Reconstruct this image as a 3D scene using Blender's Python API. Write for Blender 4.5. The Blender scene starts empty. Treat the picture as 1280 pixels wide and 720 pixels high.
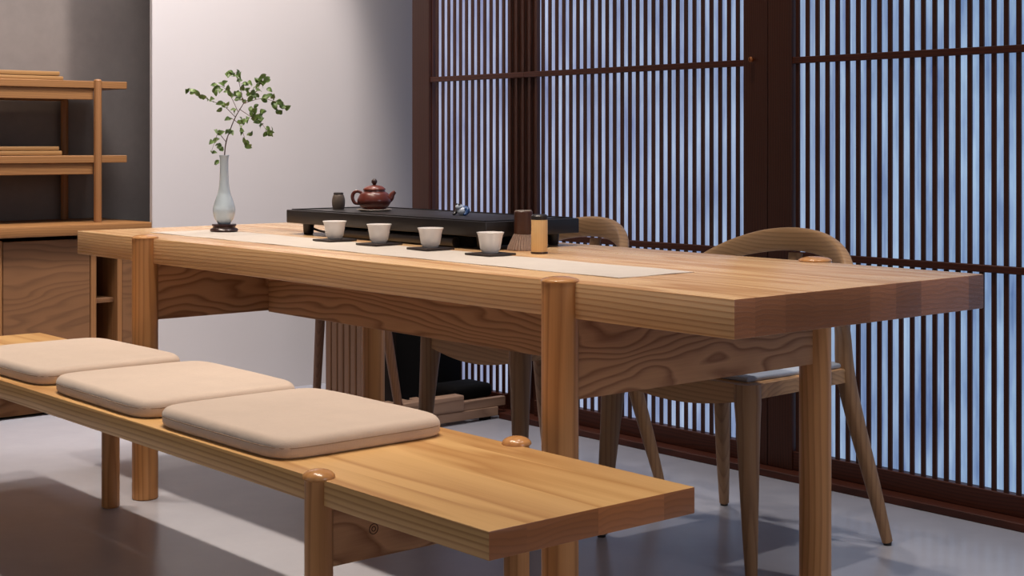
import bpy, bmesh, math, random
from mathutils import Vector, Matrix
rnd = random.Random(7)
COL = bpy.context.scene.collection
PI = math.pi

# ------------------------------------------------------------------ materials
def srgb(r, g, b):
    f = lambda c: (c/255/12.92) if c/255 <= .04045 else ((c/255+.055)/1.055)**2.4
    return (f(r), f(g), f(b), 1)

class NT:
    def __init__(s, name):
        s.m = bpy.data.materials.new(name); s.m.use_nodes = True
        s.t = s.m.node_tree; s.t.nodes.clear()
        s.out = s.n('ShaderNodeOutputMaterial')
        s.b = s.n('ShaderNodeBsdfPrincipled')
        s.t.links.new(s.b.outputs[0], s.out.inputs[0])
    def n(s, typ, **kw):
        k = s.t.nodes.new(typ)
        for a, v in kw.items(): setattr(k, a, v)
        return k
    def put(s, sock, v):
        if isinstance(v, bpy.types.NodeSocket): s.t.links.new(v, sock)
        else: sock.default_value = v
    def math(s, op, a, b=0.0, c=None):
        k = s.n('ShaderNodeMath', operation=op)
        s.put(k.inputs[0], a); s.put(k.inputs[1], b)
        if c is not None: s.put(k.inputs[2], c)
        return k.outputs[0]
    def comb(s, x, y, z):
        k = s.n('ShaderNodeCombineXYZ')
        for i, v in enumerate((x, y, z)): s.put(k.inputs[i], v)
        return k.outputs[0]
    def noise(s, vec, scale=1., detail=2., rough=.5, out=0):
        k = s.n('ShaderNodeTexNoise')
        s.put(k.inputs['Vector'], vec); k.inputs['Scale'].default_value = scale
        k.inputs['Detail'].default_value = detail; k.inputs['Roughness'].default_value = rough
        return k.outputs[out]
    def mix(s, f, a, b, mode='MIX'):
        k = s.n('ShaderNodeMix', data_type='RGBA', blend_type=mode)
        s.put(k.inputs[0], f); s.put(k.inputs[6], a); s.put(k.inputs[7], b)
        return k.outputs[2]
    def ramp(s, f, stops):
        k = s.n('ShaderNodeValToRGB'); s.put(k.inputs[0], f)
        e = k.color_ramp.elements
        e[0].position, e[0].color = stops[0][0], stops[0][1]
        e[1].position, e[1].color = stops[-1][0], stops[-1][1]
        for p, c in stops[1:-1]:
            q = e.new(p); q.color = c
        return k.outputs[0]
    def bump(s, h, dist=.001, strength=.5):
        k = s.n('ShaderNodeBump'); k.inputs['Distance'].default_value = dist
        k.inputs['Strength'].default_value = strength; s.put(k.inputs['Height'], h)
        s.t.links.new(k.outputs[0], s.b.inputs['Normal'])
    def maprange(s, v, a, b, c, d):
        k = s.n('ShaderNodeMapRange'); s.put(k.inputs[0], v)
        for i, q in enumerate((a, b, c, d)): k.inputs[i+1].default_value = q
        return k.outputs[0]

def wood(name, light, dark, axis='x', pith=(.06, .0), amp=.03, freq=140., stave=0., stave_axis='u',
         rough=.42, end=None, contrast=.8, tint=.25, coat=0., lowz=.9):
    N = NT(name)
    tc = N.n('ShaderNodeTexCoord').outputs['Object']
    rn = N.n('ShaderNodeObjectInfo').outputs['Random']
    sp = N.n('ShaderNodeSeparateXYZ'); N.put(sp.inputs[0], tc)
    X, Y, Z = sp.outputs
    g, u, v = {'x': (X, Y, Z), 'y': (Y, X, Z), 'z': (Z, X, Y)}[axis]
    g = N.math('ADD', g, N.math('MULTIPLY', rn, 7.))
    if stave:
        w = u if stave_axis == 'u' else v
        idx = N.math('FLOOR', N.math('DIVIDE', w, stave))
        wn = N.n('ShaderNodeTexWhiteNoise', noise_dimensions='1D'); N.put(wn.inputs['W'], idx)
        sr = wn.outputs['Value']; sc = wn.outputs['Color']
        s2 = N.n('ShaderNodeSeparateColor'); N.put(s2.inputs[0], sc)
        g = N.math('ADD', g, N.math('MULTIPLY', sr, 9.))
        loc = N.math('SUBTRACT', w, N.math('MULTIPLY', N.math('ADD', idx, .5), stave))
        if stave_axis == 'u': u = loc
        else: v = loc
        u = N.math('ADD', u, N.maprange(s2.outputs[1], 0, 1, -.06, .06))
        v = N.math('ADD', v, N.maprange(s2.outputs[2], 0, 1, -.03, .05))
    lv = N.comb(N.math('MULTIPLY', g, lowz), N.math('MULTIPLY', u, 5.), N.math('MULTIPLY', v, 5.))
    n1 = N.math('SUBTRACT', N.noise(lv, 1.6, 2., .45), .5)
    lv2 = N.comb(N.math('ADD', N.math('MULTIPLY', g, lowz), 31.), N.math('MULTIPLY', u, 5.), N.math('MULTIPLY', v, 5.))
    n2 = N.math('SUBTRACT', N.noise(lv2, 1.6, 2., .45), .5)
    uu = N.math('ADD', N.math('ADD', u, pith[0]), N.math('MULTIPLY', n1, amp))
    vv = N.math('ADD', N.math('ADD', v, pith[1]), N.math('MULTIPLY', n2, amp))
    r = N.math('SQRT', N.math('ADD', N.math('MULTIPLY', uu, uu), N.math('MULTIPLY', vv, vv)))
    ring = N.math('FRACT', N.math('MULTIPLY', r, freq))
    shape = N.ramp(ring, [(0, (0, 0, 0, 1)), (.45, (.22, .22, .22, 1)), (.82, (1, 1, 1, 1)), (1, (0.05, 0.05, 0.05, 1))])
    fib = N.noise(N.comb(N.math('MULTIPLY', g, 7.), N.math('MULTIPLY', u, 420.), N.math('MULTIPLY', v, 420.)), 1., 2., .6)
    big = N.noise(N.comb(N.math('MULTIPLY', g, .7), N.math('MULTIPLY', u, 9.), N.math('MULTIPLY', v, 9.)), 1., 2., .5)
    f = N.math('MULTIPLY', shape, contrast)
    f = N.math('ADD', f, N.math('MULTIPLY', N.math('SUBTRACT', fib, .5), .35))
    f = N.math('ADD', f, N.math('MULTIPLY', N.math('SUBTRACT', big, .5), .3))
    k = N.n('ShaderNodeClamp'); N.put(k.inputs[0], f); f = k.outputs[0]
    col = N.mix(f, light, dark)
    if stave:
        sh = N.maprange(s2.outputs[0], 0, 1, 1-tint, 1.0)
        col = N.mix(1.0, col, N.comb(sh, N.math('POWER', sh, 1.25), N.math('POWER', sh, 1.5)), 'MULTIPLY')
    if end is not None:
        sn = N.n('ShaderNodeSeparateXYZ'); N.put(sn.inputs[0], N.n('ShaderNodeTexCoord').outputs['Normal'])
        na = N.math('ABSOLUTE', sn.outputs['xyz'.index(axis)])
        fe = N.math('GREATER_THAN', na, .8)
        ecol = N.mix(N.math('MULTIPLY', f, .6), end, tuple(c*.6 for c in end[:3])+(1,))
        if stave:
            sh = N.maprange(s2.outputs[0], 0, 1, .62, 1.12)
            ecol = N.mix(1.0, ecol, N.comb(sh, sh, sh), 'MULTIPLY')
        col = N.mix(fe, col, ecol)
    N.put(N.b.inputs['Base Color'], col)
    N.put(N.b.inputs['Roughness'], N.maprange(f, 0, 1, rough-.04, rough+.12))
    N.b.inputs['Specular IOR Level'].default_value = .4
    N.b.inputs['Coat Weight'].default_value = coat; N.b.inputs['Coat Roughness'].default_value = .25
    N.bump(f, .0006, .25)
    return N.m

def plain(name, color, rough=.5, metal=0., spec=.5, nscale=0., namp=.15, bumpd=0., coat=0., vec='Object', sheen=0.):
    N = NT(name)
    c = color
    if nscale:
        tc = N.n('ShaderNodeTexCoord').outputs[vec]
        n = N.noise(tc, nscale, 4., .6)
        c = N.mix(n, tuple(x*(1-namp) for x in color[:3])+(1,), tuple(min(1, x*(1+namp)) for x in color[:3])+(1,))
        if bumpd: N.bump(n, bumpd, .6)
    N.put(N.b.inputs['Base Color'], c)
    N.b.inputs['Roughness'].default_value = rough; N.b.inputs['Metallic'].default_value = metal
    N.b.inputs['Specular IOR Level'].default_value = spec
    N.b.inputs['Coat Weight'].default_value = coat
    N.b.inputs['Sheen Weight'].default_value = sheen
    return N.m

ASH_L, ASH_D = srgb(214, 172, 122), srgb(160, 108, 62)
M = {}
M['table_top'] = wood('ash_tabletop', srgb(228, 190, 144), srgb(172, 118, 70), 'x', (.03, .11), .045, 105, lowz=.55, stave=.083,
                      rough=.3, end=srgb(184, 122, 84), contrast=.72, tint=.14, coat=.12)
M['bench_top'] = wood('ash_bench_top', srgb(230, 186, 126), srgb(174, 118, 62), 'x', (.03, .10), .035, 95, lowz=.5, stave=.148,
                      rough=.36, end=srgb(192, 122, 72), contrast=.7, tint=.15, coat=.1)
M['leg'] = wood('ash_leg', srgb(202, 146, 92), srgb(140, 86, 44), 'z', (.04, .015), .03, 75, contrast=.55, rough=.4)
M['beam_x'] = wood('ash_beam_long', srgb(202, 150, 104), srgb(130, 80, 46), 'x', (.03, .02), .17, 58, contrast=.75, rough=.45, lowz=1.15)
M['beam_y'] = wood('ash_beam_cross', srgb(204, 154, 110), srgb(134, 84, 50), 'y', (.03, .02), .16, 62, contrast=.8, rough=.45, lowz=1.8)
M['cap'] = wood('ash_cap', srgb(196, 142, 88), srgb(160, 106, 60), 'z', (.2, .0), .01, 60, contrast=.35, rough=.25, coat=.3)
M['chair'] = wood('ash_chair', srgb(192, 150, 106), srgb(140, 100, 66), 'x', (.02, .09), .05, 85, contrast=.5, rough=.4)
M['chair_z'] = wood('ash_chair_leg', srgb(160, 124, 90), srgb(112, 80, 56), 'z', (.06, .01), .04, 80, contrast=.5, rough=.42)
M['shelf'] = wood('shelf_wood', srgb(154, 108, 64), srgb(114, 74, 40), 'y', (.04, .06), .05, 120, contrast=.55, rough=.45)
M['shelf_post'] = wood('shelf_post_wood', srgb(158, 110, 68), srgb(120, 78, 46), 'z', (.03, .02), .02, 130, contrast=.5, rough=.45)
M['cab_door'] = wood('cabinet_door_wood', srgb(134, 94, 62), srgb(94, 62, 38), 'y', (.07, -.30), .14, 60, contrast=.55, rough=.5, lowz=1.2)
M['tray_wood'] = wood('tray_wood', srgb(158, 118, 72), srgb(118, 84, 48), 'y', (.04, .03), .03, 140, contrast=.4, rough=.5)
M['walnut'] = wood('walnut_frame', srgb(74, 35, 18), srgb(38, 17, 9), 'z', (.06, .02), .05, 120, contrast=.6, rough=.5)
M['walnut_x'] = wood('walnut_rail', srgb(82, 36, 18), srgb(42, 18, 9), 'x', (.06, .02), .05, 120, contrast=.6, rough=.5)
M['platform'] = wood('platform_wood', srgb(176, 142, 116), srgb(120, 90, 70), 'y', (.05, -.03), .06, 90, contrast=.7, rough=.5)
M['slat_dark'] = wood('slatted_box_wood', srgb(118, 82, 56), srgb(76, 50, 34), 'z', (.03, .02), .03, 130, contrast=.5, rough=.5)
M['black'] = plain('black_stone', srgb(30, 26, 26), .38, nscale=40, namp=.3)
M['black_matte'] = plain('black_matte', srgb(9, 8, 8), .85, spec=.15)
M['recess_shade'] = plain('recess_shade_brown', srgb(40, 26, 18), .8)  # shade inside the cabinet and between bin slats, put into the colour
M['coaster'] = plain('dark_coaster', srgb(42, 30, 26), .5, nscale=60)
M['cup'] = plain('cup_porcelain', srgb(236, 231, 228), .35, nscale=30, namp=.05, coat=.2)
M['teapot'] = plain('purple_clay', srgb(96, 42, 32), .3, nscale=120, namp=.12, coat=.25)
M['pot_lid'] = plain('purple_clay_lid', srgb(112, 52, 38), .3, nscale=120, namp=.12, coat=.25)
M['pot_knob'] = plain('purple_clay_knob', srgb(52, 26, 22), .35)
M['jar'] = plain('grey_stoneware', srgb(104, 90, 80), .55, nscale=50, namp=.2)
M['jar_rim'] = plain('grey_stoneware_rim', srgb(70, 60, 56), .5)
M['saucer'] = plain('pale_saucer', srgb(160, 148, 136), .4)
M['vase'] = plain('celadon_glaze', srgb(200, 215, 226), .08, spec=.6, coat=.8)
M['vase_stand'] = plain('dark_rosewood', srgb(48, 22, 18), .3, coat=.4)
M['leaf'] = plain('leaf_green', srgb(98, 124, 62), .45, nscale=45, namp=.5)
M['twig'] = plain('twig_bark', srgb(86, 58, 44), .7)
M['bamboo'] = wood('bamboo_canister', srgb(226, 186, 130), srgb(206, 160, 104), 'z', (.05, .05), .01, 200, contrast=.3, rough=.4)
M['brush_handle'] = plain('brush_handle_wood', srgb(72, 42, 30), .4, nscale=60, namp=.2)
M['bristle'] = plain('brush_bristle', srgb(150, 126, 112), .7, nscale=200, namp=.35)
M['lilac'] = plain('pet_pale', srgb(190, 200, 215), .3, coat=.5)
M['pet_blue'] = plain('pet_blue', srgb(50, 80, 130), .3, coat=.5)
M['pad'] = plain('seat_pad_fabric', srgb(176, 186, 200), .5, nscale=200)
M['brass'] = plain('aged_brass', srgb(170, 110, 70), .35, metal=1.)
M['foot'] = plain('black_glide', srgb(18, 16, 16), .5)
M['wall_white'] = plain('white_plaster', srgb(208, 201, 198), .85, spec=.2, nscale=2.5, namp=.02, vec='Object')
M['line'] = plain('plug_line', srgb(70, 36, 22), .6)

def fabric(name, color):
    N = NT(name)
    tc = N.n('ShaderNodeTexCoord').outputs['Object']
    sp = N.n('ShaderNodeSeparateXYZ'); N.put(sp.inputs[0], tc)
    wx = N.math('SINE', N.math('MULTIPLY', sp.outputs[0], 2600.)); wy = N.math('SINE', N.math('MULTIPLY', sp.outputs[1], 2600.))
    wv = N.math('MULTIPLY', wx, wy)
    n = N.noise(tc, 14., 4., .6); n2 = N.noise(tc, 300., 2., .6)
    f = N.math('ADD', N.math('MULTIPLY', n, .6), N.math('MULTIPLY', n2, .4))
    N.put(N.b.inputs['Base Color'], N.mix(f, tuple(c*.86 for c in color[:3])+(1,), tuple(min(1, c*1.1) for c in color[:3])+(1,)))
    N.b.inputs['Roughness'].default_value = .95; N.b.inputs['Specular IOR Level'].default_value = .1
    N.b.inputs['Sheen Weight'].default_value = .25
    h = N.math('ADD', N.math('MULTIPLY', wv, .1), N.math('MULTIPLY', N.noise(tc, 9., 3., .6), 6.))
    N.bump(h, .0012, .6)
    return N.m
M['cushion'] = fabric('linen_cushion', srgb(206, 187, 172))
M['seam'] = plain('cushion_seam', srgb(150, 128, 108), .9)
M['runner'] = fabric('linen_runner', srgb(204, 193, 182))

def concrete(name, a, b, rough, bumpd=.0004, scale=1.3, r2=.12, refl=.5):
    N = NT(name)
    tc = N.n('ShaderNodeTexCoord').outputs['Object']
    n = N.noise(tc, scale, 8., .62); n2 = N.noise(tc, scale*9, 5., .6)
    f = N.math('ADD', N.math('MULTIPLY', n, .7), N.math('MULTIPLY', n2, .3))
    f = N.maprange(f, .3, .7, 0, 1)
    N.put(N.b.inputs['Base Color'], N.mix(f, a, b))
    N.put(N.b.inputs['Roughness'], N.maprange(n2, .3, .7, rough-r2/2, rough+r2/2))
    N.b.inputs['Specular IOR Level'].default_value = refl
    if bumpd: N.bump(n2, bumpd, .25)
    return N.m
M['floor'] = concrete('polished_concrete', srgb(162, 163, 172), srgb(178, 178, 186), .24, 0, .8, .03, .4)
M['wall_grey'] = concrete('grey_plaster', srgb(116, 107, 102), srgb(134, 125, 119), .8, .0008, 2.4, .1, .2)

def sheet_glow(name):
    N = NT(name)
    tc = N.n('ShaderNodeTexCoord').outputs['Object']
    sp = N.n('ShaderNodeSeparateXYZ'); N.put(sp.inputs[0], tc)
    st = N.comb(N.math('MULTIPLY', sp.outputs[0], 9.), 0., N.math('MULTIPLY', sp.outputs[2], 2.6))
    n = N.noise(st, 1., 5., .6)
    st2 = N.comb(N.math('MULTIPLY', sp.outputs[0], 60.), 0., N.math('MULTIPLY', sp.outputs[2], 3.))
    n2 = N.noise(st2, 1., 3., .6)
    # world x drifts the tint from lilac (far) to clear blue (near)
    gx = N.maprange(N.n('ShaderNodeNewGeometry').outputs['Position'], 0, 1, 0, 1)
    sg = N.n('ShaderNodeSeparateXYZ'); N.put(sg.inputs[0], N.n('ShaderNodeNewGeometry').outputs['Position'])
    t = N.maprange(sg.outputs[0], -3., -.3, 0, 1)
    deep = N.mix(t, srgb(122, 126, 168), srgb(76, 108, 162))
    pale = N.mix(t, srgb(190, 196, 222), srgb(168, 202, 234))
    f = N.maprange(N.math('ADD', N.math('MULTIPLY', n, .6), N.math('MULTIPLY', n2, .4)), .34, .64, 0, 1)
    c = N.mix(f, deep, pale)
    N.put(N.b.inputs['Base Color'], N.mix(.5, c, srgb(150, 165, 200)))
    N.put(N.b.inputs['Emission Color'], c); N.b.inputs['Emission Strength'].default_value = .80  # sheet glows by itself, standing in for light coming through from behind
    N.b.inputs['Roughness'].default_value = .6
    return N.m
M['paper'] = sheet_glow('frosted_sheet_painted_glow')

# ------------------------------------------------------------------ mesh helpers
def bx(bm, x0, x1, y0, y1, z0, z1, bev=0., seg=2):
    t = bmesh.new()
    bmesh.ops.create_cube(t, size=1)
    for v in t.verts:
        v.co = Vector(((x0+x1)/2+v.co.x*(x1-x0), (y0+y1)/2+v.co.y*(y1-y0), (z0+z1)/2+v.co.z*(z1-z0)))
    if bev:
        bmesh.ops.bevel(t, geom=t.edges[:], offset=bev, segments=seg, profile=.5, affect='EDGES')
    me = bpy.data.meshes.new('t'); t.to_mesh(me); bm.from_mesh(me); bpy.data.meshes.remove(me); t.free()

def lathe(bm, prof, cx=0, cy=0, n=32, wob=None):
    rows = []
    for (r, z) in prof:
        if r < 1e-5: rows.append([bm.verts.new((cx, cy, z))])
        else: rows.append([bm.verts.new((cx+r*math.cos(2*PI*i/n)*(1 if not wob else wob(i, n)), cy+r*math.sin(2*PI*i/n)*(1 if not wob else wob(i, n)), z)) for i in range(n)])
    for a, b in zip(rows, rows[1:]):
        for i in range(n):
            j = (i+1) % n
            if len(a) == 1 and len(b) == 1: continue
            if len(a) == 1: bm.faces.new((a[0], b[j], b[i]))
            elif len(b) == 1: bm.faces.new((a[i], a[j], b[0]))
            else: bm.faces.new((a[i], a[j], b[j], b[i]))
    for row, flip in ((rows[0], True), (rows[-1], False)):
        if len(row) > 1:
            try: bm.faces.new(row[::-1] if flip else row)
            except ValueError: pass

def catmull(pts, n=8):
    P = [Vector(p) for p in pts]; P = [2*P[0]-P[1]]+P+[2*P[-1]-P[-2]]
    out = []
    for i in range(1, len(P)-2):
        for k in range(n):
            t = k/n
            out.append(.5*((2*P[i])+(-P[i-1]+P[i+1])*t+(2*P[i-1]-5*P[i]+4*P[i+1]-P[i+2])*t*t+(-P[i-1]+3*P[i]-3*P[i+1]+P[i+2])*t**3))
    out.append(P[-2]); return out

def sweep(bm, pts, secs, up=None, nring=14, power=2.):
    """loft a (super)elliptic section along pts; secs = [(a,b)] half sizes along side / up; up(i) gives the up vector"""
    n = len(pts); rings = []
    for i, p in enumerate(pts):
        t = (pts[min(i+1, n-1)]-pts[max(i-1, 0)]).normalized()
        u = Vector(up(i) if callable(up) else (up or (0, 0, 1)))
        s = t.cross(u)
        if s.length < 1e-4: s = t.cross(Vector((0, 1, 0)))
        s.normalize(); w = s.cross(t).normalized()
        f = i/(n-1)*(len(secs)-1); k = min(int(f), len(secs)-2); q = f-k
        a = secs[k][0]*(1-q)+secs[k+1][0]*q; b = secs[k][1]*(1-q)+secs[k+1][1]*q
        ring = []
        for j in range(nring):
            th = 2*PI*(j+.5)/nring; c, d = math.cos(th), math.sin(th)
            c2 = math.copysign(abs(c)**(2/power), c); d2 = math.copysign(abs(d)**(2/power), d)
            ring.append(bm.verts.new(p+s*a*c2+w*b*d2))
        rings.append(ring)
    for r0, r1 in zip(rings, rings[1:]):
        for j in range(nring):
            k = (j+1) % nring
            bm.faces.new((r0[j], r1[j], r1[k], r0[k]))
    bm.faces.new(rings[0]); bm.faces.new(rings[-1][::-1])

def obj(name, bm, mat, parent=None, smooth=True, angle=35):
    if parent is not None:
        bmesh.ops.translate(bm, verts=bm.verts[:], vec=-Vector(parent['_loc']))
    bmesh.ops.recalc_face_normals(bm, faces=bm.faces[:])
    me = bpy.data.meshes.new(name); bm.to_mesh(me); bm.free()
    if smooth:
        me.shade_smooth() if hasattr(me, 'shade_smooth') else None
        me.set_sharp_from_angle(angle=math.radians(angle))
    me.materials.append(M[mat])
    o = bpy.data.objects.new(name, me); COL.objects.link(o)
    if parent is not None:
        o.parent = parent; o['_loc'] = parent['_loc']
    return o

def center(o):
    """move a top-level mesh's origin to its base centre, keeping it where it stands"""
    me = o.data
    xs = [v.co for v in me.vertices]
    lo = Vector((min(v.x for v in xs), min(v.y for v in xs), min(v.z for v in xs)))
    hi = Vector((max(v.x for v in xs), max(v.y for v in xs), max(v.z for v in xs)))
    c = Vector(((lo.x+hi.x)/2, (lo.y+hi.y)/2, lo.z))
    me.transform(Matrix.Translation(-c)); o.location = c

def thing(name, label, cat, loc, group=None):
    o = bpy.data.objects.new(name, None); COL.objects.link(o)
    o.location = loc; o.empty_display_size = .1
    o['_loc'] = tuple(loc); o['label'] = label; o['category'] = cat
    if group: o['group'] = group
    return o
def tag(o, label, cat, group=None):
    o['label'] = label; o['category'] = cat
    if group: o['group'] = group
    return o
def struct(o, label, cat):
    o['kind'] = 'structure'; o['label'] = label; o['category'] = cat
    return o
def dup(root, loc, rotz, label):
    r = root.copy(); COL.objects.link(r); r.location = loc; r.rotation_euler = (0, 0, rotz); r['label'] = label
    for ch in list(root.children):
        c = ch.copy(); COL.objects.link(c); c.parent = r
        for g in ch.children:
            d = g.copy(); COL.objects.link(d); d.parent = c
    return r

# ------------------------------------------------------------------ the room
YS = 1.613           # face of the lattice screens
XW = -3.6            # white wall
b = bmesh.new(); bx(b, -6.0, 4.5, -5., 3.4, -.1, 0); struct(obj('floor', b, 'floor', None, False), 'polished grey concrete floor', 'floor')
b = bmesh.new(); bx(b, XW-.02, XW, .724, 3.4, 0, 3.6); struct(obj('wall_white', b, 'wall_white', None, False), 'white plaster wall behind the end of the long table', 'wall')
b = bmesh.new(); bx(b, -4.2, -4.06, -5., 3.4, 0, 3.6)
struct(obj('wall_grey', b, 'wall_grey', None, False), 'grey plaster wall recessed behind the wooden shelves', 'wall')
b = bmesh.new(); bx(b, XW, 4.5, 3.3, 3.4, 0, 3.6); struct(obj('wall_rear', b, 'wall_white', None, False), 'white wall beyond the lattice screens', 'wall')

# ------------------------------------------------------------------ lattice screens
def screen(x0, x1, sl, sr, label, knob=False, first=None, back=()):
    """one framed lattice panel; sl, sr = widths of left / right stile"""
    t = thing('lattice_screen', label, 'screen', ((x0+x1)/2, YS, 0), 'dark lattice screens along the side of the room')
    H = 2.5
    for q, (a, c) in enumerate(((x0, x0+sl), (x1-sr, x1))):
        b = bmesh.new(); bx(b, a, c, YS-.012 if q not in back else YS+.012, YS+.035, .022, H, .002, 1); obj('stile', b, 'walnut', t)
    b = bmesh.new(); bx(b, x0+sl, x1-sr, YS-.006, YS+.03, .022, .079, .002, 1); obj('bottom_rail', b, 'walnut_x', t)
    b = bmesh.new(); bx(b, x0+sl, x1-sr, YS-.006, YS+.03, H-.06, H, .002, 1); obj('top_rail', b, 'walnut_x', t)
    for z0, z1 in ((1.251, 1.271), (.663, .683), (1.84, 1.86)):
        b = bmesh.new(); bx(b, (x0 if 0 in back else x0+sl-.001), (x1 if 1 in back else x1-sr+.001), YS-.008, YS+.008, z0, z1, .0015, 1); obj('crossbar', b, 'walnut_x', t)
    b = bmesh.new(); x = first
    while x < (x1 if 1 in back else x1-sr-.004):
        if x > (x0+.013 if 0 in back else x0+sl-.002): bx(b, x-.0135, x, YS, YS+.006, .079, H-.06)
        x += .0369
    obj('slats', b, 'walnut', t, False)
    b = bmesh.new(); bx(b, x0+sl-.005, x1-sr+.005, YS+.024, YS+.029, .06, H-.03); obj('frosted_sheet', b, 'paper', t, False)
    if knob:
        b = bmesh.new(); sweep(b, [Vector((x1-sr*.55, YS-.012-d, 1.27)) for d in (0, .006, .008, .016, .02)], [(.004, .004), (.004, .004), (.008, .008), (.009, .009), (.004, .004)], (0, 0, 1), 16)
        obj('knob', b, 'brass', t)
    return t
screen(-3.098, -2.42, .112, .115, 'dark lattice screen nearest the white wall, lilac light behind its slats', first=-2.982, back=(1,))
screen(-2.42, -1.272, .055, .096, 'middle dark lattice screen, its right stile carrying a small round knob', True, first=-2.3915, back=(0,))
screen(-1.270, .85, .093, .1, 'dark lattice screen on the right, behind the nearest chair, clear blue light behind', first=-1.157)
# a stiffening post between the first two screens, standing in the dark behind the slats
b = bmesh.new(); bx(b, -2.50, 1.2, YS-.06, YS+.05, 0, .022, .002, 1); bx(b, -3.098, -2.50, YS-.02, YS+.05, 0, .022, .002, 1)
struct(obj('trim_1', b, 'walnut_x', None), 'dark wooden sill track on the floor under the screens', 'sill')

# ------------------------------------------------------------------ long table
H, T, L, W = .74, .0706, 2.67, .774
tb = thing('long_table', 'long pale ash tea table with round legs rising through its edges', 'table', (-1.32, .387, 0))
b = bmesh.new(); bx(b, -L, 0, 0, W, H-T, H, .0025, 2); obj('tabletop', b, 'table_top', tb)
def leg(parent, x, y, r, h, capr, caph, mat='leg'):
    b = bmesh.new(); lathe(b, [(r-.003, 0), (r, .004), (r, h)], x, y, 40); o = obj('leg', b, mat, parent)
    b = bmesh.new(); lathe(b, [(capr-.004, h-.002), (capr, h+.0015)]+[(capr*math.cos(a*PI/2/8), h+.002+caph*math.sin(a*PI/2/8)) for a in range(1, 8)]+[(0, h+.002+caph)], x, y, 40)
    obj('leg_cap', b, 'cap', o)
    return o
for x in (-.4417, -2.2):
    for y in (-.008, W+.008): leg(tb, x, y, .0365, H, .038, .009)
for x in (-.4417, -2.2):
    b = bmesh.new(); bx(b, x-.018, x+.018, .02, W-.02, .508, H-T, .002, 1); obj('cross_beam', b, 'beam_y', tb)
b = bmesh.new(); bx(b, -2.182, -.46, .385, .42, .504, H-T, .002, 1); obj('long_beam', b, 'beam_x', tb)

# ------------------------------------------------------------------ bench
HB, TB = .44, .0443
bn = thing('bench', 'long pale ash bench with domed leg tops, carrying three seat cushions', 'bench', (-1.3, -.355, 0))
b = bmesh.new(); bx(b, -2.636, .0306, -.5767, -.1334, HB-TB, HB, .002, 2); obj('bench_top', b, 'bench_top', bn)
for x in (-.432, -2.168):
    for y in (-.572, -.128): leg(bn, x, y, .0245, HB-.001, .0285, .014)
    b = bmesh.new(); bx(b, x-.014, x+.014, -.556, -.145, .287, HB-TB, .002, 1); o = obj('cross_beam', b, 'beam_y', bn)
    for yy in (-.468,):
        b = bmesh.new()
        for rr in (.009, .004):
            pts = [Vector((x+.0143, yy+rr*math.cos(a*PI/10), .338+rr*math.sin(a*PI/10))) for a in range(21)]
            sweep(b, pts, [(.0008, .0008)]*2, (1, 0, 0), 6)
        obj('round_plug', b, 'line', o)

# ------------------------------------------------------------------ seat cushions
def cushion(cx, cy, w, d, rot, label, seed):
    r = random.Random(seed); h = .044
    NX, NY = 44, 38
    b = bmesh.new()
    def sx(u, v):    # superellipse plan
        return u, v
    top, bot = {}, {}
    for i in range(NX+1):
        for j in range(NY+1):
            u = -1+2*i/NX; v = -1+2*j/NY
            u = math.copysign(1-(1-abs(u))**2.0, u); v = math.copysign(1-(1-abs(v))**2.0, v)
            # squircle rounding of corners
            k = 9.
            m = max(abs(u), abs(v)); q = (abs(u)**k+abs(v)**k)**(1/k) if m > 0 else 1
            s = m/q if q > 0 else 1
            e = m
            x, y = u*s*w/2, v*s*d/2
            edge = max(0., (e-.93)/.07)
            prof = math.sqrt(max(0., 1-edge**2.))
            wr = .0009*math.sin(7*u+3*v+seed)+.0006*math.sin(11*v-6*u+seed*2)
            puff = .006*(1-u*u)*(1-v*v)
            zt = h*.5+(h*.5-.004)*prof+puff+wr*(1-max(0., (e-.5)/.5))
            zb = h*.5-h*.5*prof**.45
            inset = 1-.02*(1-prof)*0
            top[i, j] = b.verts.new((x*inset, y*inset, zt))
            if m < 1-1e-6: bot[i, j] = b.verts.new((x, y, zb))
            else: bot[i, j] = top[i, j]
    for i in range(NX):
        for j in range(NY):
            b.faces.new((top[i, j], top[i+1, j], top[i+1, j+1], top[i, j+1]))
            f = (bot[i, j], bot[i, j+1], bot[i+1, j+1], bot[i+1, j])
            if len(set(f)) >= 3:
                try: b.faces.new(f)
                except ValueError: pass
    t = thing('seat_cushion', label, 'cushion', (cx, cy, HB), 'seat cushions on the bench')
    t['_loc'] = (0, 0, 0)
    o = obj('cushion_cover', b, 'cushion', t, True, 80)
    # welt seam round the side
    b = bmesh.new(); pts = []
    for a in range(97):
        th = 2*PI*a/96; c, s_ = math.cos(th), math.sin(th)
        k = 9.; q = (abs(c)**k+abs(s_)**k)**(-1/k)
        pts.append(Vector((c*q*w/2*.9995, s_*q*d/2*.9995, h*.5)))
    sweep(b, pts, [(.0011, .0011)]*2, (0, 0, 1), 6)
    obj('welt_seam', b, 'seam', t)
    t.rotation_euler = (0, 0, rot)
cushion(-.815, -.370, .485, .39, .01, 'beige linen seat cushion nearest the camera, at the front of the row', 1)
cushion(-1.345, -.366, .485, .39, -.015, 'middle beige linen seat cushion, between the other two on the bench', 4)
cushion(-1.905, -.360, .50, .39, .02, 'beige linen seat cushion furthest along the bench, nearest the cabinet', 9)

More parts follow.
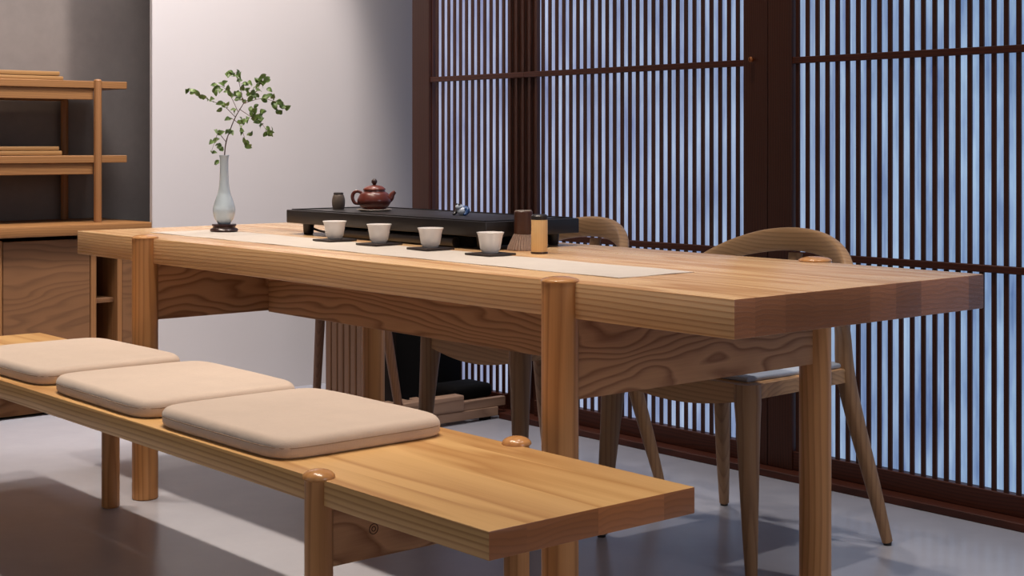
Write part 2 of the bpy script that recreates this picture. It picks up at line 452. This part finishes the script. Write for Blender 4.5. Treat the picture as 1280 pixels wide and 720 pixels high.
# ------------------------------------------------------------------ things on the table
b = bmesh.new()
nx = 80
for i in range(nx):   # very slightly rippled cloth strip
    pass
g = {}
for i in range(nx+1):
    for j in range(9):
        x = -2.43+(2.43-.415)*i/nx; y = .125+.222*j/8+.0012*math.sin(i*.35)
        z = H+.0016+.0005*math.sin(i*.5+j)
        for k, dz in ((0, 0), (1, -.0012)): g[i, j, k] = b.verts.new((x, y, z+dz))
for i in range(nx):
    for j in range(8):
        b.faces.new((g[i, j, 0], g[i+1, j, 0], g[i+1, j+1, 0], g[i, j+1, 0])); b.faces.new((g[i, j, 1], g[i, j+1, 1], g[i+1, j+1, 1], g[i+1, j, 1]))
for i in range(nx):
    for j in (0, 8): b.faces.new((g[i, j, 0], g[i+1, j, 0], g[i+1, j, 1], g[i, j, 1]))
for j in range(8):
    for i in (0, nx): b.faces.new((g[i, j, 0], g[i, j+1, 0], g[i, j+1, 1], g[i, j, 1]))
o = obj('table_runner', b, 'runner', None); center(o); tag(o, 'long plain linen runner laid along the front of the tabletop', 'table runner')

TZ = H+.0023    # top of the runner
# vase + stand + cutting
vx, vy = -2.313, .31
b = bmesh.new(); lathe(b, [(.0, TZ), (.040, TZ), (.043, TZ+.004), (.040, TZ+.009), (.034, TZ+.012), (.034, TZ+.015), (.037, TZ+.019), (.036, TZ+.023), (.0, TZ+.023)], vx, vy, 40)
o = obj('vase_stand', b, 'vase_stand', None); center(o); tag(o, 'small round dark rosewood stand under the pale vase', 'stand')
VB = TZ+.0232
prof = [(.0, 0), (.018, 0), (.020, .003), (.029, .018), (.0335, .036), (.0325, .052), (.026, .074), (.0185, .096), (.0145, .12), (.0130, .15), (.0125, .18), (.0130, .198), (.0150, .208), (.0135, .209), (.0112, .2), (.0105, .16), (.0, .15)]
t = thing('vase', 'slender pale blue glazed bottle vase holding a leafy branch', 'vase', (vx, vy, VB))
cp = catmull([(r, 0, z) for r, z in prof[1:-3]], 4)
b = bmesh.new(); lathe(b, [(0, VB)]+[(p.x, VB+p.z) for p in cp]+[(.0112, VB+.2), (.0105, VB+.16), (0, VB+.15)], vx, vy, 48); obj('vase_body', b, 'vase', t)
cu = thing('branch_cutting', 'green leafy branch standing in the pale vase', 'branch', (vx, vy, VB+.152))
R_ = Vector((.647, .762, 0)); F_ = Vector((-.762, .647, 0)); O_ = Vector((vx, vy, 0)); K = .00244
def bp(px, py, d=0.): return O_+R_*((px-286.5)*K)+Vector((0, 0, .978-(py-193)*K))+F_*d
stems = [[(286.5, 222, 0), (287, 195, 0), (289, 178, 0), (293, 165, .004), (300, 147, .008), (310, 130, .01)],
 [(300, 147, .008), (287, 133, -.02), (272, 127, -.03), (258, 119, -.045), (245, 113, -.05)],
 [(310, 130, .01), (306, 115, .02), (303, 102, .02), (297, 94, .03), (287, 91, .03)],
 [(303, 140, .008), (293, 122, .03), (283, 110, .04), (270, 106, .05)],
 [(310, 130, .01), (325, 118, -.01), (333, 106, -.02), (338, 96, -.03)],
 [(310, 130, .01), (330, 124, .02), (346, 127, .03), (361, 137, .03)],
 [(305, 137, .008), (320, 146, -.02), (334, 154, -.03), (345, 168, -.04)],
 [(298, 150, .006), (309, 158, -.03), (314, 170, -.04), (317, 183, -.04)],
 [(289, 178, 0), (281, 168, -.02), (277, 178, -.025), (273, 190, -.03)]]
b = bmesh.new()
for k, s in enumerate(stems):
    pts = catmull([bp(*q) for q in s], 6)
    r0, r1 = ((.0022, .0014) if k == 0 else (.0011, .0005)); sweep(b, pts, [(r0, r0), (r1, r1)], (.3, .2, .9), 6)
st = obj('stem', b, 'twig', cu)
spots = [(75,130),(88,133),(100,135),(120,155),(140,165),(135,158),(160,172),(190,180),(187,205),(210,190),(230,203),(200,185),
 (205,70),(220,64),(230,68),(245,70),(255,75),(215,75),(252,92),(270,105),(285,105),(265,120),(240,140),(245,165),(265,165),(275,128),(255,150),(232,150),
 (150,110),(163,118),(180,130),(185,108),(210,122),(215,140),(178,140),(200,135),
 (350,80),(365,95),(325,95),(340,98),(330,115),(345,115),(330,130),(350,155),(340,160),(315,155),(355,105),(310,140),(322,150),(345,168),
 (375,130),(380,155),(375,180),(400,170),(410,190),(420,200),(395,205),(430,195),(385,190),(408,178),(400,212),(368,150),
 (300,200),(320,210),(325,235),(345,210),(345,240),(340,265),(370,275),(375,295),(385,280),(310,225),(330,250),(315,190),(305,215),(362,290),(335,225),
 (260,240),(285,245),(295,240),(270,285),(302,295),(290,325),(297,340),(262,250),(285,320),(270,265),(275,250),
 (175,285),(192,290),(175,315),(180,335),(160,360),(170,318),(190,350),(218,280),(222,288),(215,238),(182,348),(178,404),(290,150),(300,160),(285,140)]
b = bmesh.new(); lr = random.Random(3)
def nearest(p):
    best = None
    for s in stems:
        for q in s:
            w = bp(*q); dd = (w-p).length
            if best is None or dd < best[0]: best = (dd, w, q[2])
    return best
for (zx, zy) in spots:
    px, py = 220+zx/3, 70+zy/3
    for rep in range(2 if lr.random() < .7 else 1):
        jx, jy = (lr.uniform(-3, 3), lr.uniform(-3, 3)) if rep else (0, 0)
        q0 = nearest(bp(px, py)); dpt = q0[2]+lr.uniform(-.02, .02)
        c = bp(px+jx, py+jy, dpt)
        dirv = (c-q0[1]); dirv = dirv.normalized() if dirv.length > 1e-3 else Vector((0, 0, 1))
        dirv = (dirv+Vector((lr.uniform(-.6, .6), lr.uniform(-.6, .6), lr.uniform(-.7, .5)))).normalized()
        nrm = (-F_*lr.uniform(.3, 1.)+Vector((lr.uniform(-.6, .6), lr.uniform(-.6, .6), lr.uniform(-.2, .9)))).normalized()
        sd = dirv.cross(nrm).normalized(); nrm = sd.cross(dirv)
        Ln = lr.uniform(.019, .027); Wd = Ln*lr.uniform(.27, .34)
        prev = None
        for k in range(7):
            f = k/6; w = Wd*math.sin(PI*f**.8)**.8 if 0 < k < 6 else .0003
            p = c+dirv*(f-.5)*Ln - nrm*(.006*(f-.5)**2*4)*.6
            row = [b.verts.new(p-sd*w+nrm*w*.35), b.verts.new(p), b.verts.new(p+sd*w+nrm*w*.35)]
            if prev:
                b.faces.new((prev[0], prev[1], row[1], row[0])); b.faces.new((prev[1], prev[2], row[2], row[1]))
            prev = row
obj('leaves', b, 'leaf', cu, True, 80)

# tea tray
tr = thing('tea_tray', 'thick black tea tray raised on short feet along the far side of the tabletop', 'tray', (-1.65, .555, H))
b = bmesh.new()
bx(b, -2.12, -1.18, .41, .73, .7735, .8125, .003, 2)
obj('slab', b, 'black', tr)
b = bmesh.new()
for (x0, x1, y0, y1) in ((-2.105, -1.195, .42, .425), (-2.105, -1.195, .715, .72), (-2.105, -2.1, .42, .72), (-1.2, -1.195, .42, .72)):
    bx(b, x0, x1, y0, y1, .8125, .815)
obj('rim', b, 'black', tr)
for x in (-2.06, -1.24):
    for y in (.45, .69):
        b = bmesh.new(); lathe(b, [(.013, H), (.015, H+.004), (.017, .7735)], x, y, 20); obj('foot', b, 'black', tr)
b = bmesh.new()
pts = catmull([Vector((x, .47, z)) for x, z in ((-2.09, .772), (-2.07, .758), (-2.01, .749), (-1.95, .752), (-1.92, .765), (-1.90, .772))], 6)
sweep(b, pts, [(.006, .003)]*2, (0, 0, 1), 8); obj('curved_bracket', b, 'vase_stand', tr); b = bmesh.new()
pts = [Vector((x, .66, z)) for x, z in ((-2.09, .772), (-2.07, .758), (-2.01, .749), (-1.95, .752), (-1.92, .765), (-1.90, .772))]
sweep(b, catmull(pts, 6), [(.006, .003)]*2, (0, 0, 1), 8)
obj('curved_bracket', b, 'vase_stand', tr)
b = bmesh.new(); bx(b, -1.86, -1.27, .44, .67, H+.004, .7735, .004, 2); obj('drain_box', b, 'black_matte', tr)
b = bmesh.new(); sweep(b, [Vector((-1.86+.06*k, .425, H+.015)) for k in range(10)], [(.013, .0135)]*2, (0, 0, 1), 18, 2.2); obj('drain_tube', b, 'black', tr)

# saucer + teapot + jar + figurine on the tray
TT = .8126
tx, ty = -1.885, .565
b = bmesh.new(); lathe(b, [(0, TT), (.040, TT), (.052, TT+.004), (.051, TT+.0055), (.038, TT+.003), (0, TT+.003)], tx, ty, 40)
o = obj('saucer', b, 'saucer', None); center(o); tag(o, 'thin pale round saucer under the clay teapot', 'saucer')
TP = TT+.0031
tp = thing('teapot', 'small round reddish brown clay teapot with a ball knob on its lid', 'teapot', (tx, ty, TP))
b = bmesh.new()
cp = catmull([(.026, 0, 0), (.037, 0, .005), (.0485, 0, .021), (.0490, 0, .032), (.041, 0, .047), (.0325, 0, .053), (.0315, 0, .057)], 5)
lathe(b, [(0, TP)]+[(p.x, TP+p.z) for p in cp]+[(0, TP+.057)], tx, ty, 44); obj('pot_body', b, 'teapot', tp)
b = bmesh.new()
cp = catmull([(.033, 0, .0575), (.032, 0, .062), (.022, 0, .069), (.006, 0, .072)], 4)
lathe(b, [(0, TP+.0572)]+[(p.x, TP+p.z) for p in cp]+[(0, TP+.0722)], tx, ty, 40); ld = obj('lid', b, 'pot_lid', tp)
b = bmesh.new()
lathe(b, [(0, TP+.071), (.004, TP+.072), (.0055, TP+.075), (.0085, TP+.080), (.008, TP+.086), (.004, TP+.090), (0, TP+.091)], tx, ty, 24); obj('lid_knob', b, 'pot_knob', ld)
def tpv(r, z): return Vector((tx, ty, TP+z))+R_*r
b = bmesh.new(); sweep(b, catmull([tpv(-.036, .049), tpv(-.050, .054), tpv(-.061, .048), tpv(-.064, .035), tpv(-.058, .021), tpv(-.045, .017)], 6), [(.0045, .0045), (.0055, .0045), (.0045, .004)], (-.76, .65, 0), 10); obj('handle', b, 'teapot', tp)
b = bmesh.new(); sweep(b, catmull([tpv(.036, .027), tpv(.047, .034), tpv(.053, .045), tpv(.061, .053)], 6), [(.013, .013), (.008, .009), (.0048, .0052)], (0, 0, 1), 14); obj('spout', b, 'teapot', tp)

jx, jy = -2.043, .545
b = bmesh.new(); t = thing('small_jar', 'small grey stoneware jar standing on the black tray behind the teapot handle', 'jar', (jx, jy, TT))
cp = catmull([(.0165, 0, 0), (.019, 0, .012), (.0195, 0, .026), (.0165, 0, .040), (.0135, 0, .045)], 5)
lathe(b, [(0, TT)]+[(p.x, TT+p.z) for p in cp]+[(0, TT+.045)], jx, jy, 32); obj('jar_body', b, 'jar', t)
b = bmesh.new(); lathe(b, [(0.0132, TT+.0435), (.0148, TT+.045), (.0148, TT+.049), (.0125, TT+.050), (.011, TT+.046), (0, TT+.045)], jx, jy, 32); obj('jar_rim', b, 'jar_rim', t)

# glazed tea pet: a squat little frog
fx, fy = -1.495, .585
t = thing('frog_figurine', 'tiny blue and white glazed frog ornament on the black tray', 'figurine', (fx, fy, TT))
def blob(bm, c, r, s=(1, 1, 1)):
    mt = Matrix.Translation(c) @ Matrix.Diagonal((*s, 1))
    bmesh.ops.create_uvsphere(bm, u_segments=16, v_segments=10, radius=r, matrix=mt)
b = bmesh.new(); blob(b, Vector((fx, fy, TT+.012)), .015, (1.1, 1., .85)); blob(b, Vector((fx-.004, fy-.008, TT+.023)), .0105, (1.1, 1, .8)); obj('body', b, 'lilac', t)
for sx_ in (-1, 1):
    b = bmesh.new(); sweep(b, catmull([Vector((fx+sx_*.010, fy, TT+.014)), Vector((fx+sx_*.021, fy+.002, TT+.018)), Vector((fx+sx_*.023, fy-.006, TT+.006)), Vector((fx+sx_*.024, fy-.014, TT+.003))], 5), [(.006, .006), (.0045, .0045), (.003, .003)], (0, 1, 0), 10); obj('leg', b, 'pet_blue' if sx_ > 0 else 'black', t)
    b = bmesh.new(); blob(b, Vector((fx-.004+sx_*.006, fy-.012, TT+.030)), .0035); obj('eye', b, 'black', t)
b = bmesh.new(); blob(b, Vector((fx+.004, fy+.006, TT+.0135)), .0148, (1, .9, .9)); obj('back_spot', b, 'pet_blue', t)

# cups on square coasters
cups = [(-1.722, .318, 'white tapered tea cup furthest left, nearest the vase'),
        (-1.512, .318, 'white tapered tea cup second from the vase'),
        (-1.288, .318, 'white tapered tea cup third from the vase'),
        (-1.046, .314, 'white tapered tea cup nearest the bamboo canister')]
cl = ['dark square coaster under the tea cup nearest the vase', 'dark square coaster under the second tea cup from the vase',
      'dark square coaster under the third tea cup from the vase', 'dark square coaster under the tea cup nearest the bamboo canister']
co0 = cup0 = None
for k, (x, y, lab) in enumerate(cups):
    if k == 0:
        b = bmesh.new(); bx(b, -.044, .044, -.044, .044, 0, .005, .0012, 2); co0 = obj('coaster', b, 'coaster', None); c = co0
        b = bmesh.new()
        fac = lambda i, n: 1-.018*(1-abs(math.cos(i*PI/n*10)))
        lathe(b, [(0, 0), (.0185, 0), (.0200, .003), (.0245, .010), (.0285, .034), (.0300, .042), (.0335, .0495), (.0318, .0500), (.0280, .040), (.022, .012), (0, .008)], 0, 0, 40, fac)
        cup0 = obj('tea_cup', b, 'cup', None, True, 50); u = cup0
    else:
        c = co0.copy(); COL.objects.link(c); u = cup0.copy(); COL.objects.link(u)
    c.location = (x, y, TZ+.0001); c.rotation_euler = (0, 0, (-.03, .05, -.04, .02)[k]); u.location = (x, y, TZ+.0052); u.rotation_euler = (0, 0, k*.7)
    tag(c, cl[k], 'coaster', 'coasters on the table'); tag(u, lab, 'cup', 'tea cups on the table')

# bamboo canister and brush
qx, qy = -1.028, .455
t = thing('bamboo_canister', 'pale bamboo canister with a black lid standing beside the straw brush', 'canister', (qx, qy, H))
b = bmesh.new(); lathe(b, [(0, H+.004), (.0200, H+.004), (.0203, H+.006), (.0203, H+.082), (.0198, H+.0835), (0, H+.0835)], qx, qy, 40); obj('canister_body', b, 'bamboo', t)
b = bmesh.new(); lathe(b, [(0, H), (.0205, H), (.0212, H+.002), (.0208, H+.005), (0, H+.005)], qx, qy, 40); obj('base_ring', b, 'vase_stand', t)
b = bmesh.new(); lathe(b, [(0, H+.0835), (.0203, H+.0835), (.0205, H+.092), (.019, H+.094), (.017, H+.096), (0, H+.0965)], qx, qy, 40); obj('lid', b, 'black', t)
wx_, wy_ = -1.146, .505
t = thing('straw_brush', 'stubby straw brush with dark wooden grip standing on its flared bristles', 'brush', (wx_, wy_, H))
b = bmesh.new(); lathe(b, [(0, H+.040), (.0228, H+.040), (.0236, H+.044), (.0236, H+.097), (.022, H+.099), (.0, H+.099)], wx_, wy_, 36); obj('grip', b, 'brush_handle', t)
b = bmesh.new(); lathe(b, [(.0175, H+.0985), (.0208, H+.0985), (.0210, H+.1005), (.0, H+.1005)], wx_, wy_, 36); obj('grip_top', b, 'saucer', t)
b = bmesh.new()
nb = 64
lathe(b, [(.0, H), (.0400, H), (.0405, H+.003), (.034, H+.018), (.0232, H+.041), (0, H+.041)], wx_, wy_, nb*2, lambda i, n: 1+(.05 if i % 4 < 2 else -.04))
obj('bristles', b, 'bristle', t, False)

# ------------------------------------------------------------------ chairs
def make_chair(loc, rot, label):
    t = thing('dining_chair', label, 'chair', (0, 0, 0), 'round backed wooden chairs on the far side of the table')
    SH = .452
    # front legs: stout rounded shoulder tapering to the foot
    for s in (-1, 1):
        pts = catmull([Vector((s*.222, -.213, .448)), Vector((s*.224, -.214, .40)), Vector((s*.229, -.218, .32)), Vector((s*.240, -.226, .15)), Vector((s*.250, -.232, .008))], 6)
        b = bmesh.new(); sweep(b, pts, [(.030, .029), (.030, .029), (.026, .025), (.019, .019), (.0135, .0135)], (0, 1, 0), 18, 2.6); o = obj('leg', b, 'chair_z', t)
        b = bmesh.new(); lathe(b, [(.0105, 0), (.0115, .009), (0, .009)], s*.250, -.232, 16); obj('foot_glide', b, 'foot', o)
    # rear legs: rise from the splayed foot, bend at the seat, run up into the hoop
    for s in (-1, 1):
        pts = catmull([Vector((s*.272, .262, .008)), Vector((s*.250, .232, .15)), Vector((s*.222, .196, .32)), Vector((s*.208, .176, .43)), Vector((s*.212, .160, .53)), Vector((s*.236, .122, .59)), Vector((s*.266, .088, .642))], 6)
        b = bmesh.new(); sweep(b, pts, [(.0125, .0125), (.018, .017), (.021, .021), (.023, .022), (.020, .017), (.019, .014), (.022, .012)], (0, 1, 0), 18, 2.6); o = obj('leg', b, 'chair_z', t)
        b = bmesh.new(); lathe(b, [(.010, 0), (.011, .009), (0, .009)], s*.272, .262, 16); obj('foot_glide', b, 'foot', o)
    # bent back rail: a broad band bowing backwards, arching down at both ends
    P = []; 
    for k in range(33):
        a = -1+2*k/32; th = a*1.28
        x = .280*math.sin(th)/math.sin(1.28); y = .075+.165*(math.cos(th)-math.cos(1.28))/(1-math.cos(1.28))
        z = .757-.125*abs(a)**2.0
        P.append(Vector((x, y, z)))
    b = bmesh.new()
    secs = [(.016, .020), (.016, .022), (.015, .026), (.014, .030), (.014, .031), (.014, .030), (.015, .026), (.016, .022), (.016, .020)]
    def upv(i):
        c = P[i]; return (c.x*.35, (c.y-.0)*.35, 1.)
    sweep(b, P, secs, upv, 20, 3.4)
    obj('back_rail', b, 'chair', t)
    # splat between seat and rail
    b = bmesh.new(); sweep(b, catmull([Vector((0, .186, .43)), Vector((0, .200, .54)), Vector((0, .222, .65)), Vector((0, .238, .72))], 5), [(.022, .010), (.020, .009), (.019, .009), (.022, .009)], (0, 1, 0), 14, 3.); obj('splat', b, 'chair_z', t)
    # seat frame rails: bottom edge swelling down in the middle
    def apron(name, p0, p1, th, zlo, sag, par):
        b = bmesh.new(); n = 16; d = (p1-p0); nn = Vector((-d.y, d.x, 0)).normalized()*th/2; R = []
        for k in range(n+1):
            f = k/n; p = p0+d*f; zb = zlo-sag*math.sin(PI*f)**1.0+.020*max(0, 1-min(f, 1-f)*9)**2*0
            R.append([b.verts.new((p+nn).to_tuple()[:2]+(z,)) for z in (zb, .446)]+[b.verts.new((p-nn).to_tuple()[:2]+(z,)) for z in (.446, zb)])
        for a, c in zip(R, R[1:]):
            for j in range(4): b.faces.new((a[j], c[j], c[(j+1) % 4], a[(j+1) % 4]))
        b.faces.new(R[0]); b.faces.new(R[-1][::-1])
        return obj(name, b, 'chair', par)
    apron('seat_rail', Vector((-.222, -.218, 0)), Vector((.222, -.218, 0)), .022, .408, .026, t)
    apron('seat_rail', Vector((-.205, .178, 0)), Vector((.205, .178, 0)), .02, .41, .0, t)
    for s in (-1, 1): apron('seat_rail', Vector((s*.226, -.21, 0)), Vector((s*.208, .172, 0)), .024, .412, .0, t)
    b = bmesh.new(); bx(b, -.222, .222, -.205, .182, .436, .448, .004, 2); obj('seat', b, 'chair', t)
    b = bmesh.new(); bx(b, -.212, .212, -.200, .170, .448, .460, .005, 3); obj('seat_pad', b, 'pad', t)
    t['_loc'] = (0, 0, 0)
    t.location = loc; t.rotation_euler = (0, 0, rot)
    return t
ch = make_chair((-.806, .925, 0), 0, 'round backed wooden chair at the near end of the table, before the blue screen')
dup(ch, (-1.60, .935, 0), -.07, 'round backed wooden chair beside the end of the black tray')

# ------------------------------------------------------------------ stool, slatted bin, black box, platform behind the table
t = thing('wooden_stool', 'small wooden stool with slim splayed legs by the white wall', 'stool', (-2.69, .9, 0))
b = bmesh.new(); bx(b, -2.89, -2.50, .84, 1.07, .455, .48, .008, 3); obj('seat', b, 'chair', t)
for sx_ in (-1, 1):
    for yy, y2 in ((1.03, 1.06),):
        x0 = -2.69
        b = bmesh.new(); sweep(b, [Vector((x0+sx_*.275, y2, 0)), Vector((x0+sx_*.19, yy, .457))], [(.013, .013), (.018, .018)], (0, 1, 0), 16, 2.4); obj('leg', b, 'slat_dark', t)
b = bmesh.new(); bx(b, -2.87, -2.52, 1.02, 1.045, .42, .455, .003, 1); obj('apron', b, 'chair', t)

t = thing('slatted_bin', 'brown wooden bin with upright slats standing by the white wall', 'bin', (-3.13, 1.36, 0))
for k in range(7):
    b = bmesh.new(); x = -3.265+k*.043; bx(b, x, x+.034, 1.30, 1.32, 0, .48, .003, 1); obj('slat', b, 'slat_dark', t)
b = bmesh.new(); bx(b, -3.26, -2.96, 1.32, 1.50, .01, .47); obj('bin_body', b, 'recess_shade', t, False)
b = bmesh.new(); bx(b, -3.265, -2.955, 1.318, 1.505, .46, .49, .003, 1); obj('bin_rim', b, 'slat_dark', t)

t = thing('black_box', 'tall black box standing in the corner below the screens', 'box', (-2.93, 1.5, 0))
b = bmesh.new(); bx(b, -2.925+-.005, -2.76, 1.40, 1.58, 0, .42, .006, 2); obj('box_body', b, 'black_matte', t)
b = bmesh.new(); bx(b, -2.932, -2.758, 1.398, 1.582, .422, .44, .004, 2); obj('box_lid', b, 'black', t)

XP = -2.50
t = thing('low_platform', 'low slatted wooden platform on the floor before the screens', 'platform', (-2.6, 1.35, 0))
b = bmesh.new(); bx(b, XP-.03, XP, 1.12, 1.552, .012, .045, .002, 1); obj('lower_beam', b, 'platform', t)
b = bmesh.new(); bx(b, XP-.03, XP-.004, 1.392, 1.59, .0455, .078, .002, 1); obj('upper_rail', b, 'platform', t)
b = bmesh.new(); bx(b, XP-.05, XP+.004, 1.12, 1.39, .046, .104, .006, 3); obj('end_block', b, 'platform', t)
b = bmesh.new()
for k in range(7): bx(b, -2.74, XP-.031, 1.13+k*.064, 1.13+k*.064+.034, .052, .070, .002, 1)
obj('slats', b, 'platform', t)
b = bmesh.new(); bx(b, -2.745, -2.72, 1.12, 1.552, .012, .05, .002, 1); obj('lower_beam', b, 'platform', t)
for x in (XP-.015, -2.735):
    for y in (1.16, 1.5):
        b = bmesh.new(); bx(b, x-.01, x+.01, y-.02, y+.02, 0, .0125); obj('foot', b, 'black_matte', t)
b = bmesh.new(); bx(b, -2.71, -2.56, 1.40, 1.58, .0705, .122, .02, 4); o = obj('black_cushion', b, 'black_matte', None); center(o)
tag(o, 'small black cushion lying on the low slatted platform', 'cushion')

# ------------------------------------------------------------------ cabinet and shelf unit in the recess
XF = -3.63
cb = thing('cabinet', 'brown wooden cabinet standing low along the grey wall recess', 'cabinet', (-3.84, 0, 0))
b = bmesh.new(); bx(b, -4.055, -3.59, -1.2, .718, .666, .706, .004, 2); obj('cabinet_top', b, 'shelf', cb)
b = bmesh.new(); bx(b, -4.05, -4.035, -1.18, .71, .02, .66); obj('back_panel', b, 'recess_shade', cb, False)
b = bmesh.new(); bx(b, -4.03, XF-.01, -1.18, .71, .018, .045, .001, 1); obj('bottom_board', b, 'shelf', cb)
b = bmesh.new(); bx(b, -4.03, XF-.04, -1.18, .71, .0, .018); obj('plinth', b, 'black_matte', cb, False)
for y0, y1 in ((.484, .507), (.592, .612), (.69, .71), (.128, .143), (-1.18, -1.16)):
    b = bmesh.new(); bx(b, -4.03, XF+.004, y0, y1, .02, .655, .002, 1); obj('upright', b, 'shelf_post', cb)
b = bmesh.new(); bx(b, -4.03, XF-.03, .507, .592, .40, .418, .001, 1); obj('inner_shelf', b, 'cab_door', cb)
for y0, y1 in ((.147, .482), (.614, .688), (-.22, .125), (-.57, -.225), (-1.15, -.575)):
    b = bmesh.new(); bx(b, XF-.02, XF, y0, y1, .03, .650, .0015, 1); obj('door', b, 'cab_door', cb)

sh = thing('shelf_unit', 'open two tier wooden shelf unit standing on the cabinet', 'shelf', (-3.86, .0, .706))
for z in (1.222, .935):
    b = bmesh.new(); bx(b, -4.02, -3.715, -1.1, .675, z, z+.028, .002, 1); obj('board', b, 'shelf', sh)
    b = bmesh.new(); bx(b, -3.745, -3.725, -.93, .54, z-.044, z, .002, 1); obj('front_apron', b, 'shelf', sh)
    b = bmesh.new(); bx(b, -4.01, -3.99, -.93, .54, z-.044, z, .002, 1); obj('rear_apron', b, 'shelf', sh)
for y in (.553, -.95):
    for x in (-3.715, -4.02):
        b = bmesh.new(); lathe(b, [(.0145, .7062), (.015, .71), (.015, 1.252), (.012, 1.256), (0, 1.258)], x, y, 24); obj('post', b, 'shelf_post', sh)
def wtray(x0, x1, y0, y1, z, h, label):
    t = thing('wooden_tray', label, 'tray', ((x0+x1)/2, (y0+y1)/2, z), 'flat wooden trays on the shelves')
    b = bmesh.new(); bx(b, x0+.006, x1-.006, y0+.006, y1-.006, z, z+.006, .001, 1); obj('tray_base', b, 'tray_wood', t)
    b = bmesh.new()
    for (a, c, d, e) in ((x0, x0+.008, y0, y1), (x1-.008, x1, y0, y1), (x0+.008, x1-.008, y0, y0+.008), (x0+.008, x1-.008, y1-.008, y1)): bx(b, a, c, d, e, z+.001, z+h, .003, 2)
    obj('tray_rim', b, 'tray_wood', t)
wtray(-3.98, -3.76, -.1, .435, 1.2502, .016, 'wider flat wooden tray, lower of the pair on the top shelf')
wtray(-3.97, -3.77, -.1, .425, 1.267, .018, 'flat wooden tray stacked uppermost on the top shelf')
wtray(-3.98, -3.76, -.1, .430, .9632, .018, 'lower of the two stacked wooden trays on the middle shelf')
wtray(-3.985, -3.765, -.1, .420, .9822, .016, 'upper of the two stacked wooden trays on the middle shelf')

for o in bpy.data.objects:
    if '_loc' in o: del o['_loc']

# ------------------------------------------------------------------ light
def area(name, loc, target, size, energy, color, sy=None, spread=None):
    l = bpy.data.lights.new(name, 'AREA'); l.energy = energy; l.color = color
    l.shape = 'RECTANGLE'; l.size = size; l.size_y = sy or size
    if spread: l.spread = spread
    o = bpy.data.objects.new(name, l); COL.objects.link(o); o.location = loc
    o.rotation_euler = (Vector(target)-Vector(loc)).to_track_quat('-Z', 'Y').to_euler()
    return o
def spot(name, loc, target, energy, color, ang, blend=.5, rad=.04):
    l = bpy.data.lights.new(name, 'SPOT'); l.energy = energy; l.color = color
    l.spot_size = math.radians(ang); l.spot_blend = blend; l.shadow_soft_size = rad
    o = bpy.data.objects.new(name, l); COL.objects.link(o); o.location = loc
    o.rotation_euler = (Vector(target)-Vector(loc)).to_track_quat('-Z', 'Y').to_euler()
    return o
WARM = (1., .86, .72); SOFT = (1., .92, .88)
for k, x in enumerate((-3.3, -2.5, -1.7, -.9, -.1)):
    spot('downlight', (x, -.3, 3.3), (x, -.3, 0), (70, 165, 140, 124, 118)[k], WARM, 62, .6, .05)
for k, x in enumerate((-2.6, -1.2, .2)):
    spot('downlight_rear', (x, 1.0, 3.3), (x, 1.0, 0), 85, SOFT, 60, .7, .05)
spot('wall_washer', (-2.7, 1.0, 3.3), (-3.6, .85, 1.3), 200, SOFT, 52, .5, .06)
spot('niche_boost', (-3.2, .1, 3.3), (-4.0, .2, 1.0), 12, WARM, 50, .8, .05)  # spot added to brighten the recess
area('front_fill', (2.2, -3.2, 2.4), (-1.0, .2, .6), 2.2, 8, (1., .89, .82))
area('floor_fill', (-1.6, -3.6, 1.5), (-2.0, -.8, 0), 1.6, 4.5, (.86, .92, 1.))
area('side_fill', (3.4, .5, 1.9), (-1.0, .3, .5), 1.4, 20, (.96, .92, 1.))
area('niche_fill', (-2.7, .1, 3.0), (-4.0, .2, .8), .8, 12, (.96, .95, 1.), None, math.radians(90))
area('wall_fill', (-1.9, 1.1, 3.0), (-3.6, 1.3, 1.2), .8, 7, (1., .94, .95), None, math.radians(110))

w = bpy.data.worlds.new('world'); bpy.context.scene.world = w; w.use_nodes = True
w.node_tree.nodes['Background'].inputs[0].default_value = (.62, .62, .70, 1); w.node_tree.nodes['Background'].inputs[1].default_value = .085

# ------------------------------------------------------------------ camera
cd = bpy.data.cameras.new('camera'); cam = bpy.data.objects.new('camera', cd); COL.objects.link(cam)
cam.location = (1.736, -1.981, 1.0109); cam.rotation_euler = (PI/2, 0, .8666)
cd.sensor_width = 36; cd.lens = 1878.1/1280*36; cd.shift_y = (178.9-360)/1280; cd.clip_start = .05
bpy.context.scene.camera = cam
sc = bpy.context.scene
sc.view_settings.view_transform = 'Standard'; sc.view_settings.look = 'None'; sc.view_settings.exposure = 0; sc.view_settings.gamma = 1
